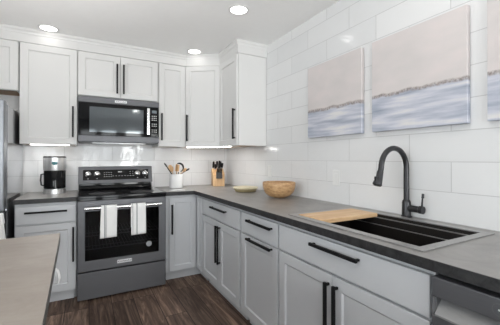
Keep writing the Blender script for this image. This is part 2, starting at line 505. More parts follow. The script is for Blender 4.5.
M['fridgedoor'] = simple('fridge_door_steel', (.30, .31, .33), .35, .9, noise=.04, scale=10, stretch=(1, 1, 40))
M['teal'] = simple('teal_emblem', (.05, .22, .25), .4, 0, noise=.05)
M['fridge'] = simple('dark_fridge_side', (.42, .43, .45), .09, .95, noise=.03, scale=8)
M['outlet'] = simple('white_outlet_plastic', (.78, .78, .77), .35, 0, noise=.01)
M['slot'] = simple('dark_slots', (.05, .05, .05), .6, 0, noise=.02)
M['cloth'] = towel_mat('plain_white_cloth', [])
M['lens'] = emit('lit_diffuser', (1.0, .98, .95), 4.0)
M['led'] = emit('lit_led_strip', (1.0, .98, .95), 9.0)
M['paneglass'] = dark_glass('clear_window_glass', (.97, .98, .98), .0, 1.45)
M['canvasback'] = simple('canvas_edge', (.6, .6, .62), .8, 0, noise=.03)

# ------------------------------------------------------------------ setting
XW, YR = -4.8, -7.0
struct(MB().box(XW - .1, .1, YR - .1, .1, -.1, 0).build('floor', floor_mat()))
struct(MB().box(XW - .1, .1, YR - .1, .1, CEIL, CEIL + .1).build('ceiling', M['ceiling']))
struct(MB().box(XW - .1, .1, 0, .1, 0, CEIL).build('wall_back', tile_mat('white_wall_tile_back', 0, 1.0, TILE_W * 10 + .257)))
struct(MB().box(0, .1, YR - .1, 0, 0, CEIL).build('wall_right', tile_mat('white_wall_tile_right', 1, -1.0, TILE_W * 10 - .086)))


def wall_with_holes(name, mat, along, pos0, pos1, a0, a1, holes):
    mb = MB()
    xs = sorted({a0, a1, *[h[0] for h in holes], *[h[1] for h in holes]})
    zs = sorted({0, CEIL, *[h[2] for h in holes], *[h[3] for h in holes]})
    hs = set()
    for i in range(len(xs) - 1):
        for j in range(len(zs) - 1):
            cx, cz = (xs[i] + xs[i + 1]) / 2, (zs[j] + zs[j + 1]) / 2
            if any(h[0] < cx < h[1] and h[2] < cz < h[3] for h in holes): hs.add((i, j))
    mb.cells(xs, zs, hs, pos0, pos1)
    if along == 'x': mb.v = [Vector((p.x, p.z, p.y)) for p in mb.v]
    else: mb.v = [Vector((p.z, p.x, p.y)) for p in mb.v]
    return struct(mb.build(name, mat))


wall_with_holes('wall_rear', M['wall'], 'x', YR - .1, YR, XW - .1, .1, [(-1.83, -.81, .02, 2.13), (-3.95, -2.45, .85, 2.05), (-.62, -.10, .18, 2.13)])
wall_with_holes('wall_left', M['wall'], 'y', XW - .1, XW, YR, 0, [(-5.2, -2.6, .85, 2.1)])


def frame_mb(mb, a0, a1, z0, z1, w, pos0, pos1, bars, along):
    def bx(p0, p1, q0, q1):
        if along == 'x': mb.box(p0, p1, pos0, pos1, q0, q1)
        else: mb.box(pos0, pos1, p0, p1, q0, q1)
    bx(a0, a0 + w, z0, z1); bx(a1 - w, a1, z0, z1); bx(a0 + w, a1 - w, z0, z0 + w); bx(a0 + w, a1 - w, z1 - w, z1)
    for b, bw in bars: bx(b - bw, b + bw, z0 + w, z1 - w)
    return mb


for nm, a0, a1, z0, z1, bars, al, p in [('door_1', -1.83, -.81, .02, 2.13, [(-1.33, .09)], 'x', YR),
                                        ('window_1', -3.95, -2.45, .85, 2.05, [(-3.2, .03)], 'x', YR),
                                        ('fill_window_3', -.62, -.10, .18, 2.13, [], 'x', YR),  # unseen opening, added so light reaches the low cabinets
                                        ('fill_window_2', -5.2, -2.6, .85, 2.1, [(-4.3, .03), (-3.5, .03)], 'y', XW)]:  # unseen side window, put in for light from the left
    o = struct(frame_mb(MB(), a0, a1, z0, z1, .045, p - .04, p + .012, bars, al).build(nm, M['trim'], bevel=.003))
    pb = MB()
    if al == 'x': pb.box(a0 + .03, a1 - .03, p - .026, p - .02, z0 + .03, z1 - .03)
    else: pb.box(p - .026, p - .02, a0 + .03, a1 - .03, z0 + .03, z1 - .03)
    g = pb.build('pane', M['paneglass'], o)

# crown moulding over the wall cabinets
def sweep(path, prof):
    """profile points are (outward, z); outward is to the right of the walking direction"""
    mb = MB(); rings = []
    P = [Vector((a, b, 0)) for a, b in path]
    for i, p in enumerate(P):
        ds = []
        if i > 0: ds.append((P[i] - P[i - 1]).normalized())
        if i < len(P) - 1: ds.append((P[i + 1] - P[i]).normalized())
        ns = [Vector((d.y, -d.x, 0)) for d in ds]
        n = sum(ns, Vector()).normalized(); k = 1 / max(.3, n.dot(ns[0]))
        rings.append([(p + n * k * o + Vector((0, 0, z))) for o, z in prof])
    m = len(prof); vs = [q for r in rings for q in r]; fs = []
    for i in range(len(P) - 1):
        for j in range(m):
            k = (j + 1) % m
            fs.append((i * m + j, i * m + k, (i + 1) * m + k, (i + 1) * m + j))
    fs.append(list(range(m))); fs.append([(len(P) - 1) * m + j for j in range(m)][::-1])
    return mb.add(vs, fs)


DX, DY = (-.655, -.33), (-.33, -.56)
crown_path = [(-3.1, -.34), (-.662, -.34), (-.34, -.566), (-.34, -1.03), (-.001, -1.03)]
prof = [(-.018, 2.303), (0, 2.303), (0.002, 2.376), (.006, 2.380), (.008, 2.392), (.014, 2.403), (.019, 2.408), (.021, CEIL - .001), (-.018, CEIL - .001)]
struct(sweep(crown_path, prof).build('trim_1', M['trim'], smooth=30))

# ------------------------------------------------------------------ cabinet pieces (local frame: faces -y, x to the right)
def shaker(mb, x0, x1, z0, z1, yf, t=.02, st=.057, rec=.009, bv=.008):
    r = [(x0, z0, x1, z1, yf), (x0 + st, z0 + st, x1 - st, z1 - st, yf), (x0 + st + bv, z0 + st + bv, x1 - st - bv, z1 - st - bv, yf + rec)]
    vs = []
    for a, b, c, d, y in r: vs += [(a, y, b), (c, y, b), (c, y, d), (a, y, d)]
    vs += [(x0, yf + t, z0), (x1, yf + t, z0), (x1, yf + t, z1), (x0, yf + t, z1)]
    fs = []
    for k in (0, 4):
        for i in range(4):
            j = (i + 1) % 4
            fs.append((k + i, k + j, k + 4 + j, k + 4 + i))
    fs.append((8, 9, 10, 11)); fs.append((12, 15, 14, 13))
    for i in range(4):
        j = (i + 1) % 4
        fs.append((i, 12 + i, 12 + j, j))
    return mb.add(vs, fs)


def handle_mb(cx, cz, length, vertical, yf, w=.0075):
    mb = MB()
    h = length / 2
    if vertical:
        mb.box(cx - w, cx + w, yf - .034, yf - .020, cz - h, cz + h)
        for s in (-1, 1): mb.box(cx - .005, cx + .005, yf - .021, yf, cz + s * (h - .012) - .006, cz + s * (h - .012) + .006)
    else:
        mb.box(cx - h, cx + h, yf - .034, yf - .020, cz - w, cz + w)
        for s in (-1, 1): mb.box(cx + s * (h - .012) - .006, cx + s * (h - .012) + .006, yf - .021, yf, cz - .005, cz + .005)
    return mb


def add_door(root, mat, x0, x1, z0, z1, yf, handle=None, X=None, name='door', st=.057):
    mb = shaker(MB(), x0, x1, z0, z1, yf, st=st)
    if X is not None: mb.xf(X)
    d = mb.build(name, mat, root, bevel=.0015, world=X is not None)
    if handle:
        hb = handle_mb(*handle, yf)
        if X is not None: hb.xf(X)
        hb.build('handle', M['black'], d, bevel=.001, world=X is not None)
    return d


def add_drawer(root, mat, x0, x1, z0, z1, yf, handle=None):
    d = MB().box(x0, x1, yf, yf + .02, z0, z1).build('drawer', mat, root, bevel=.003)
    if handle: handle_mb(*handle, yf).build('handle', M['black'], d, bevel=.001)
    return d


HL = .325
FD = -.610   # face frame front
DF = -.632   # door front


def base_body(W, rails=(.698,), mid=None):
    mb = MB(); t = .018
    side = [(-.006, .002), (-.006, .874), (FD + .02, .874), (FD + .02, .10), (-.545, .10), (-.545, .002)]
    mb.prism(side, 0, t, 'x'); mb.prism(side, W - t, W, 'x')
    mb.box(t, W - t, FD + .02, -.006, .10, .118); mb.box(t, W - t, -.014, -.006, .118, .874)
    mb.box(t, W - t, -.56, -.545, .002, .10)
    mb.box(0, .032, FD, FD + .02, .095, .874); mb.box(W - .032, W, FD, FD + .02, .095, .874)
    mb.box(.032, W - .032, FD, FD + .02, .095, .125); mb.box(.032, W - .032, FD, FD + .02, .845, .874)
    for r in rails: mb.box(.032, W - .032, FD, FD + .02, r - .02, r + .02)
    if mid: mb.box(mid - .02, mid + .02, FD, FD + .02, .125, rails[0] - .02)
    return mb


BZ0, BZ1, DZ0, DZ1 = .108, .692, .704, .850

# left of the range
c = thing('base_cabinet', 'narrow grey base cabinet with one drawer and one door between refrigerator and range', 'cabinet', (-2.168, 0, 0), 0, 'grey base cabinets')
base_body(.440).build('body', M['base'], c, bevel=.001)
add_drawer(c, M['base'], .006, .434, DZ0, DZ1, DF, (.220, .802, .30, False))
add_door(c, M['base'], .006, .434, BZ0, BZ1, DF, (.416, .505, .30, True))

# corner (lazy-susan) cabinet, in world coordinates
c = thing('corner_cabinet', 'grey corner base cabinet with two doors folded into the inside corner beside the range', 'cabinet', (-.948, 0, 0), 0, 'grey base cabinets')
mb = MB()
side = [(-.006, .002), (-.006, .874), (-.59, .874), (-.59, .10), (-.545, .10), (-.545, .002)]
mb.prism(side, -.948, -.930, 'x'); mb.prism(side, -.800, -.782, 'y')
mb.prism([(-.930, -.59), (-.59, -.59), (-.59, -.782), (-.006, -.782), (-.006, -.006), (-.930, -.006)], .10, .118)
mb.box(-.930, -.545, -.56, -.545, .002, .10); mb.box(-.56, -.545, -.782, -.56, .002, .10)
mb.box(-.948, -.914, -.61, -.59, .095, .874); mb.box(-.914, -.61, -.61, -.59, .095, .125); mb.box(-.914, -.61, -.61, -.59, .845, .874)
mb.box(-.61, -.59, -.800, -.61, .095, .125); mb.box(-.61, -.59, -.800, -.61, .845, .874)
mb.box(-.914, -.59, -.59, -.58, .125, .845); mb.box(-.59, -.58, -.782, -.59, .125, .845)
mb.build('body', M['base'], c, world=True, bevel=.001)
add_door(c, M['base'], -.916, -.637, BZ0, DZ1, DF, (-.892, .635, .30, True), X=Matrix.Identity(4), st=.05)
RX = Matrix.Rotation(-PI / 2, 4, 'Z')     # local x -> world -y, local -y -> world -x
add_door(c, M['base'], .637, .798, BZ0, DZ1, DF, None, X=RX, st=.045)


def right_loc(y): return (0, y, 0)


# cabinets along the right wall: root at the wall, rotated to face the aisle
c = thing('base_cabinet', 'wide grey base cabinet with one drawer over two doors nearest the corner', 'cabinet', right_loc(-.803), -PI / 2, 'grey base cabinets')
W = .853
base_body(W, mid=W / 2).build('body', M['base'], c, bevel=.001)
add_drawer(c, M['base'], .012, W - .018, DZ0, DZ1, DF, (.448, .806, HL, False))
add_door(c, M['base'], .012, W / 2 + .011, BZ0, BZ1, DF, (.420, .497, HL, True))
add_door(c, M['base'], W / 2 + .015, W - .018, BZ0, BZ1, DF, (.472, .497, HL, True))

c = thing('base_cabinet', 'grey pull-out base cabinet with two horizontal handles one above the other', 'cabinet', right_loc(-1.660), -PI / 2, 'grey base cabinets')
W = .508
base_body(W).build('body', M['base'], c, bevel=.001)
add_drawer(c, M['base'], .014, W - .010, DZ0, DZ1, DF, (.295, .809, .315, False))
add_door(c, M['base'], .014, W - .010, BZ0, BZ1, DF, (.295, .679, .315, False))

c = thing('sink_cabinet', 'grey base cabinet under the sink with a false drawer front over two doors', 'cabinet', right_loc(-2.171), -PI / 2, 'grey base cabinets')
W = .920
base_body(W, mid=.452).build('body', M['base'], c, bevel=.001)
add_drawer(c, M['base'], .008, W - .008, DZ0, DZ1, DF, (.470, .814, .305, False))
add_door(c, M['base'], .008, .449, BZ0, BZ1, DF, (.431, .497, HL, True))
add_door(c, M['base'], .453, W - .008, BZ0, BZ1, DF, (.487, .497, HL, True))

# wall cabinets
UZ0, UZ1 = 1.383, 2.302


def upper_body(W, z0=UZ0, depth=.325, light=None):
    mb = MB(); t = .018
    mb.box(0, t, -depth, -.003, z0, UZ1); mb.box(W - t, W, -depth, -.003, z0, UZ1)
    mb.box(t, W - t, -depth, -.003, UZ1 - t, UZ1); mb.box(t, W - t, -.012, -.003, z0, UZ1 - t)
    mb.box(t, t + .022, -depth, -depth + .02, z0, UZ1 - t); mb.box(W - t - .022, W - t, -depth, -depth + .02, z0, UZ1 - t)
    mb.box(t + .022, W - t - .022, -depth, -depth + .02, z0, z0 + .035); mb.box(t + .022, W - t - .022, -depth, -depth + .02, UZ1 - .05, UZ1 - t)
    return mb


def upper(label, W, loc, rz, doors, z0=UZ0):
    c = thing('wall_cabinet', label, 'cabinet', loc, rz, 'white wall cabinets')
    upper_body(W, z0).build('body', M['upper'], c, bevel=.001)
    MB().box(.018, W - .018, -.305, -.012, z0 + .008, z0 + .02).build('bottom_panel', M['ply'], c)
    for x0, x1, h in doors: add_door(c, M['upper'], x0, x1, z0 + .003, UZ1 - .006, -.347, h)
    return c


upper('short white wall cabinet above the refrigerator', .912, (-3.10, 0, 0), 0, [(.004, .452, None), (.456, .908, None)], 1.858)
upper('tall white wall cabinet between refrigerator and microwave, over the coffee maker', .452, (-2.183, 0, 0), 0, [(.005, .447, (.416, 1.602, .295, True))])
upper('short white two-door wall cabinet above the microwave', .760, (-1.729, 0, 0), 0,
      [(.005, .378, (.349, 2.062, .30, True)), (.382, .755, (.411, 2.062, .30, True))], 1.868)
upper('narrow tall white wall cabinet just right of the microwave', .304, (-.966, 0, 0), 0, [(.006, .300, (.032, 1.598, .295, True))])
upper('tall white wall cabinet on the tiled side wall with its blank end panel showing', .450, (0, -.568, 0), -PI / 2, [(.006, .444, (.414, 1.600, .305, True))])

c = thing('corner_wall_cabinet', 'tall white diagonal wall cabinet in the corner over the knife block', 'cabinet', (-.66, 0, 0), 0, 'white wall cabinets')
mb = MB()
D1 = Vector((-.659, -.325, 0)); D2 = Vector((-.326, -.565, 0))
poly = [(-.659, -.003), (-.659, -.325), (-.326, -.565), (-.003, -.565), (-.003, -.003)]
mb.prism(poly, UZ1 - .018, UZ1)
mb.box(-.659, -.641, -.325, -.003, UZ0, UZ1 - .018); mb.box(-.326, -.003, -.565, -.547, UZ0, UZ1 - .018)
mb.box(-.641, -.003, -.012, -.003, UZ0, UZ1 - .018); mb.box(-.012, -.003, -.547, -.012, UZ0, UZ1 - .018)
ang = math.atan2(D2.y - D1.y, D2.x - D1.x); Ld = (D2 - D1).length
DM = Matrix.Translation(D1) @ Matrix.Rotation(ang, 4, 'Z')
f = MB().box(0, .03, 0, .02, UZ0, UZ1 - .018).box(Ld - .03, Ld, 0, .02, UZ0, UZ1 - .018).box(.03, Ld - .03, 0, .02, UZ0, UZ0 + .035).box(.03, Ld - .03, 0, .02, UZ1 - .05, UZ1 - .018).xf(DM)
mb.add(f.v, f.f)
mb.build('body', M['upper'], c, world=True, bevel=.001)
MB().prism([(-.641, -.012), (-.641, -.30), (-.335, -.53), (-.012, -.53), (-.012, -.012)], UZ0 + .008, UZ0 + .02).build('bottom_panel', M['ply'], c, world=True)
add_door(c, M['upper'], .010, Ld - .010, UZ0 + .003, UZ1 - .006, -.022, (.032, 1.597, .295, True), X=DM, st=.052)

# ------------------------------------------------------------------ worktops
mb = MB()
SX0, SX1, SY0, SY1 = -.572, -.108, -3.015, -2.262      # cut-out for the sink
xs = [-.9585, -.655, SX0, SX1, -.002]; ys = [-3.78, SY0, SY1, -.642, -.002]
holes = {(0, 0), (0, 1), (0, 2), (2, 1)}
mb.cells(xs, ys, holes, .876, .914)
w = thing('worktop', 'long L-shaped dark grey stone-look worktop holding the sink', 'countertop', (-.33, -1.9, .876))
mb.build('top', M['counter'], w, world=True, bevel=.002)
MB().prism([(-.9585, -.6425), (-.9585, -.6455), (-.6585, -.6455), (-.6585, -3.78), (-.6555, -3.78), (-.6555, -.6425)], .876, .9135).build('dark_edge', M['counter_edge'], w, world=True, bevel=.001)
w = thing('worktop', 'short dark grey worktop under the coffee maker, left of the range', 'countertop', (-1.95, -.32, .876))
MB().box(-2.172, -1.727, -.642, -.002, .876, .914).build('top', M['counter'], w, world=True, bevel=.002)
MB().box(-2.172, -1.727, -.6455, -.6425, .876, .9135).build('dark_edge', M['counter_edge'], w, world=True, bevel=.001)

# ------------------------------------------------------------------ sink
s = thing('kitchen_sink', 'black workstation sink with grey flange set in the dark worktop', 'sink', (-.34, -2.64, .70))
mb = MB()
ox0, ox1, oy0, oy1 = -.606, -.078, -3.045, -2.236
ix0, ix1, iy0, iy1 = -.563, -.117, -3.006, -2.272
mb.cells([ox0, ix0, ix1, ox1], [oy0, iy0, iy1, oy1], {(1, 1)}, .9145, .9195)
mb.build('flange', M['rim'], s, world=True, bevel=.0015)
# stepped basin: rectangular rings going down
rings = [(0, .9145), (0, .894), (.020, .894), (.020, .856), (.036, .856), (.036, .76), (.050, .705), (.075, .700)]
vs = []; fs = []
for d, z in rings:
    vs += [(ix0 + d, iy0 + d * .4, z), (ix1 - d, iy0 + d * .4, z), (ix1 - d, iy1 - d * .4, z), (ix0 + d, iy1 - d * .4, z)]
for k in range(len(rings) - 1):
    for i in range(4):
        j = (i + 1) % 4
        fs.append((4 * k + i, 4 * k + j, 4 * k + 4 + j, 4 * k + 4 + i))
fs.append([4 * (len(rings) - 1) + i for i in range(4)])
b = MB().add(vs, fs).build('basin', M['sink'], s, world=True)
b.modifiers.new('thick', 'SOLIDIFY').thickness = .004
b.modifiers['thick'].offset = 0.0
# ledges that carry the board; reflected light put into their pale colour
for nm, d0, d1, z in [('ledge', .0, .018, .8965), ('ledge', .020, .034, .8585)]:
    mb = MB()
    mb.box(ix1 - d1, ix1 - d0 - .002, iy0 + .016, iy1 - .016, z, z + .002)
    mb.build(nm, M['rim'], s, world=True)
    mb = MB().box(ix0 + d0 + .002, ix0 + d1, iy0 + .016, iy1 - .016, z, z + .002)
    mb.build(nm, M['rim'], s, world=True)
MB().lathe([(0, 0), (.055, 0), (.055, .004), (.04, .006), (.0, .003)], 24, (-.34, -2.64, .703)).build('drain', M['ss'], s, world=True, smooth=40)

mb = MB().box(-.561, -.123, -2.474, -2.276, .8995, .9225)
tag(mb.build('cutting_board', M['board'], bevel=.003, loc=(-.34, -2.386, .8995)), 'pale wooden cutting board laid across the left end of the sink', 'cutting board')

# faucet
FX, FY = -.042, -2.605
t = thing('kitchen_faucet', 'dark gooseneck pull-down faucet with side lever behind the sink', 'faucet', (FX, FY, .9145))
MB().lathe([(0, 0), (.029, 0), (.029, .006), (.0245, .010), (.0235, .085), (.021, .092), (.0165, .098), (0, .098)], 28, (FX, FY, .9147)).build('base', M['faucet'], t, world=True, smooth=35)
R = .108; zc = 1.198
path = [(FX, FY, 1.0), (FX, FY, 1.10)]
path += [(FX - R + R * math.cos(a), FY, zc + R * math.sin(a)) for a in [PI * k / 20 * 1.0 for k in range(0, 21)]]
lastx = FX - 2 * R
path += [(lastx - .010, FY, zc - .03)]
MB().tube(path, .0148, 18).build('spout', M['faucet'], t, world=True, smooth=40)
hx = lastx - .010
h = MB().tube([(hx + .003, FY, zc - .018), (hx - .004, FY, zc - .045), (hx - .014, FY, zc - .070), (hx - .023, FY, zc - .088), (hx - .025, FY, zc - .092)], [.0165, .0175, .021, .0245, .022], 20).build('spray_head', M['faucet'], t, world=True, smooth=40)
MB().tube([(hx - .0245, FY, zc - .091), (hx - .026, FY, zc - .096)], [.018, .016], 18).build('nozzle', M['blackplastic'], h, world=True, smooth=40)
MB().box(hx - .037, hx - .026, FY - .008, FY + .008, zc - .068, zc - .045).build('button', M['blackplastic'], h, world=True, bevel=.002)
lv = MB().tube([(FX, FY - .015, .966), (FX, FY - .075, .966), (FX, FY - .078, .966), (FX, FY - .098, .966)], [.0185, .0185, .0215, .0215], 20).build('lever_stub', M['faucet'], t, world=True, smooth=35)
MB().tube([(FX, FY - .090, .975), (FX, FY - .094, 1.030), (FX, FY - .096, 1.034), (FX, FY - .097, 1.056)], [.0055, .0045, .0075, .0065], 14).build('lever', M['faucet'], lv, world=True, smooth=40)

# ------------------------------------------------------------------ range
t = thing('range', 'black stainless electric range with glass cooktop between the grey cabinets', 'range', (-1.343, 0, 0))
x0, x1 = -1.7225, -.9635
mb = MB().box(x0, x0 + .03, -.645, -.03, .05, .898).box(x1 - .03, x1, -.645, -.03, .05, .898).box(x0 + .03, x1 - .03, -.05, -.03, .05, .898)
mb.box(x0 + .03, x1 - .03, -.645, -.05, .05, .07).box(x0 + .03, x1 - .03, -.645, -.05, .26, .275).box(x0 + .03, x1 - .03, -.645, -.05, .885, .898)
mb.box(x0, x1, -.655, -.645, .05, .0901).box(x0, x1, -.655, -.645, .84, .897)
mb.build('body', M['bss'], t, world=True, bevel=.002)
MB().box(x0 + .04, x1 - .04, -.12, -.115, .28, .88).box(x0 + .04, x0 + .046, -.64, -.12, .28, .88).box(x1 - .046, x1 - .04, -.64, -.12, .28, .88).box(x0 + .046, x1 - .046, -.64, -.12, .278, .284).box(x0 + .046, x1 - .046, -.64, -.12, .876, .882).build('oven_cavity', M['cavity'], t, world=True)
for zr in (.43, .55):
    mb = MB()
    mb.tube([(x0 + .05, -.615, zr), (x1 - .05, -.615, zr)], .005, 8)
    mb.tube([(x0 + .05, -.615, zr + .03), (x1 - .05, -.615, zr + .03)], .003, 8)
    for k in range(22):
        xx = x0 + .06 + k * (x1 - x0 - .12) / 21
        mb.tube([(xx, -.615, zr), (xx, -.15, zr)], .0022, 6)
    mb.build('oven_rack', M['rack'], t, world=True, smooth=50)
ct = MB().box(x0 - .001, x1 + .001, -.704, -.085, .899, .921).build('cooktop', M['cookglass'], t, world=True, bevel=.004)
MB().box(x0 - .0015, x0 + .004, -.702, -.09, .9195, .922).build('cooktop_trim', M['bss'], ct, world=True, bevel=.001)
MB().box(x1 - .004, x1 + .0015, -.702, -.09, .9195, .922).build('cooktop_trim', M['bss'], ct, world=True, bevel=.001)
MB().lathe([(.0, 0), (.115, 0), (.115, .0006), (.108, .0006), (.108, .0003), (0, .0003)], 40, (-1.52, -.52, .921)).build('burner_ring', M['cavity'], ct, world=True)
MB().lathe([(.0, 0), (.115, 0), (.115, .0006), (.108, .0006), (.108, .0003), (0, .0003)], 40, (-1.16, -.52, .921)).build('burner_ring', M['cavity'], ct, world=True)
# backguard
bg = MB().prism([(-.095, .985), (-.055, 1.165), (-.012, 1.165), (-.012, .921), (-.05, .921), (-.05, .985)], x0 - .004, x1 - .018, 'x').build('backguard', M['bss'], t, world=True, bevel=.003)
MB().prism([(-.0515, .984), (-.052, .955), (-.060, .930), (-.085, .9215), (-.048, .9215), (-.048, .984)], x0 + .002, x1 - .024, 'x').build('splash_panel', M['bglass'], bg, world=True, smooth=50)
# tilted control glass: front plane from (-.075,.985) to (-.060,1.165)
fy = lambda z: -.095 + (.040 / .18) * (z - .985)
gp = MB().prism([(fy(1.022) - .002, 1.022), (fy(1.130) - .002, 1.130), (fy(1.130) + .004, 1.130), (fy(1.022) + .004, 1.022)], x0 + .038, x1 - .060, 'x').build('control_panel', M['bglass'], t, world=True, bevel=.001)
kz = 1.084
for kx in (-1.638, -1.552, -1.142, -1.060):
    ky = fy(kz) - .003
    kb = MB().tube([(kx, ky, kz), (kx, ky - .006, kz), (kx, ky - .008, kz), (kx, ky - .028, kz), (kx, ky - .030, kz)], [.029, .029, .024, .021, .018], 24).build('knob', M['bright'], t, world=True, smooth=35)
    MB().box(kx - .002, kx + .002, ky - .032, ky - .0295, kz, kz + .016).build('pointer', M['ink'], kb, world=True)
def mark(*b_): MB().box(*b_).build('printed_mark', M['mark'], gp, world=True)


for i in range(4):
    for k in range(3): mark(-1.485 + i * .022, -1.475 + i * .022, fy(1.10 - k * .022) - .0032, fy(1.10 - k * .022) - .001, 1.098 - k * .022, 1.102 - k * .022)
for i in range(8): mark(-1.40 + i * .030, -1.388 + i * .030, fy(1.062) - .0032, fy(1.062) - .001, 1.060, 1.064)
mark(-1.345, -1.305, fy(1.106) - .0032, fy(1.106) - .001, 1.100, 1.112)
for i in range(2):
    for k in range(3): mark(-1.225 + i * .028, -1.215 + i * .028, fy(1.108 - k * .022) - .0032, fy(1.108 - k * .022) - .001, 1.106 - k * .022, 1.110 - k * .022)
for kx in (-1.638, -1.552, -1.142, -1.060): mark(kx - .006, kx + .006, fy(1.036) - .0032, fy(1.036) - .001, 1.034, 1.039)
# oven door with window opening
yo, yi = -.705, -.660
wx0, wx1, wz0, wz1 = -1.662, -1.034, .352, .785
mb = MB()
mb.cells([x0 + .003, wx0, wx1, x1 - .003], [.262, wz0, wz1, .878], {(1, 1)}, yo, yi)
mb.v = [Vector((p.x, p.z, p.y)) for p in mb.v]
dr = mb.build('oven_door', M['bss'], t, world=True, bevel=.004)
MB().box(wx0 - .004, wx1 + .004, -.697, -.691, wz0 - .004, wz1 + .004).build('window_glass', M['window'], dr, world=True)
hb = MB().tube([(-1.668, -.752, .818), (-1.018, -.752, .818)], .0135, 18)
for hx_ in (-1.652, -1.034): hb.box(hx_ - .011, hx_ + .011, -.752, -.704, .808, .828)
hb.build('door_handle', M['bright'], dr, world=True, smooth=40)


def badge(parent, cx, cz, w, h, y, size):
    p = MB().box(cx - w / 2, cx + w / 2, y - .003, y, cz - h / 2, cz + h / 2).build('badge', M['plate'], parent, world=True, bevel=.001)
    cu = bpy.data.curves.new('lettering', 'FONT'); cu.body = 'KitchenAid'; cu.size = size; cu.align_x = 'CENTER'; cu.align_y = 'CENTER'; cu.extrude = .0004
    tmp = bpy.data.objects.new('tmp', cu); COL.objects.link(tmp)
    me = bpy.data.meshes.new_from_object(tmp.evaluated_get(bpy.context.evaluated_depsgraph_get()))
    bpy.data.objects.remove(tmp); me.name = 'lettering'; me.materials.clear(); me.materials.append(M['ink'])
    o = bpy.data.objects.new('lettering', me); COL.objects.link(o)
    o.parent = p
    o.matrix_local = wm(parent).inverted() @ (Matrix.Translation((cx, y - .0034, cz)) @ Matrix.Rotation(PI / 2, 4, 'X'))


badge(t, -1.342, .312, .125, .030, yo, .026)
MB().tube([(-1.125, -.6972, .437), (-1.125, -.6978, .437)], .026, 28).build('sticker', M['sticker'], dr, world=True)
dw_ = MB().box(x0 + .001, x1 - .001, -.690, -.656, .880, .897).build('vent_strip', M['bglass'], t, world=True)
MB().box(x0 + .003, x1 - .003, -.703, -.656, .018, .250).build('storage_drawer', M['bss'], t, world=True, bevel=.004)
for fx in (x0 + .05, x1 - .05):
    for fy_ in (-.60, -.08):
        MB().tube([(fx, fy_, .0), (fx, fy_, .052)], .016, 12).build('foot', M['blackplastic'], t, world=True)


# towels over the oven handle
def towel(cx, w, zbar, ybar, rb, front, back, name, label, mat, th=.004, amp=.006, taper=0.0, flare=0.0, grp=None):
    prof = []
    n = 14
    for k in range(n + 1): prof.append((ybar - rb - .004, zbar - front + front * k / n))
    for k in range(1, 8):
        a = PI - PI * k / 8
        prof.append((ybar + (rb + .004) * math.cos(a), zbar + (rb + .004) * math.sin(a)))
    for k in range(7): prof.append((ybar + rb + .004, zbar - back * k / 6))
    nx = 12; vs = []; fs = []
    for i in range(nx + 1):
        u = i / nx - .5
        for j, (y, z) in enumerate(prof):
            drop = max(0, (zbar - z) / front)
            wob = amp * math.sin(u * 9 + 1.3 * drop + cx * 7) * drop
            if y > ybar: wob *= -.2
            vs.append((cx + u * w * (1 + flare * drop) + taper * drop, y - abs(wob), z + .004 * u * drop))
    m = len(prof)
    for i in range(nx):
        for j in range(m - 1): fs.append((i * m + j, (i + 1) * m + j, (i + 1) * m + j + 1, i * m + j + 1))
    o = MB().add(vs, fs).build(name, mat, loc=(cx, ybar, zbar - front), smooth=60)
    s_ = o.modifiers.new('thick', 'SOLIDIFY'); s_.thickness = th; s_.offset = 1.0
    return tag(o, label, 'towel', grp)


towel(-1.476, .128, .818, -.752, .0135, .262, .20, 'dish_towel', 'white dish towel with grey stripe hanging on the left half of the oven handle', towel_mat('striped_towel', [(-.034, .0045), (-.022, .0015)]), taper=-.006, flare=.05, grp='dish towels on the oven handle')
towel(-1.231, .126, .818, -.752, .0135, .262, .20, 'dish_towel', 'white dish towel with grey stripes hanging on the right half of the oven handle', towel_mat('double_striped_towel', [(-.050, .002), (-.014, .004)]), taper=.002, flare=.02, grp='dish towels on the oven handle')

# ------------------------------------------------------------------ microwave
t = thing('microwave', 'black stainless over-range microwave mounted above the range', 'microwave', (-1.346, 0, 1.41))
a0, a1, z0, z1 = -1.7245, -.9675, 1.412, 1.860
MB().box(a0, a1, -.345, -.016, z0, z1).build('body', M['bss'], t, world=True, bevel=.003)
MB().box(a0, a1, -.375, -.347, 1.800, z1 - .003).build('top_grille', M['bss'], t, world=True, bevel=.003)
MB().box(a0, a1, -.374, -.347, z0 + .006, 1.478).build('bottom_rail', M['bss'], t, world=True, bevel=.003)
d = MB().box(a0 + .004, -1.062, -.374, -.347, 1.480, 1.798).build('door', M['bglass'], t, world=True, bevel=.002)
MB().box(-1.628, -1.125, -.3755, -.373, 1.512, 1.762).build('window', M['mwglass'], d, world=True, bevel=.001)
hb = MB().box(-1.096, -1.066, -.412, -.397, 1.500, 1.782)
for zz in (1.515, 1.765): hb.box(-1.089, -1.073, -.398, -.373, zz - .01, zz + .01)
hb.build('door_handle', M['bright'], d, world=True, bevel=.004)
pn = MB().box(-1.058, a1 - .002, -.374, -.347, 1.480, 1.798).build('control_panel', M['bglass'], t, world=True, bevel=.002)
MB().box(-1.040, -.990, -.3755, -.3735, 1.735, 1.765).build('display', simple('dim_display', (.18, .22, .25), .2, noise=.05), pn, world=True)
for k in range(9):
    if k in (3, 6): continue
    for i in range(3): MB().box(-1.042 + i * .020, -1.030 + i * .020, -.3755, -.3735, 1.70 - k * .021, 1.708 - k * .021).build('key', M['mark'], pn, world=True)
badge(t, -1.346, 1.828, .112, .024, -.375, .020)
MB().box(-1.60, -1.09, -.30, -.06, z0 - .004, z0 - .0005).build('vent_filter', M['ss'], t, world=True)

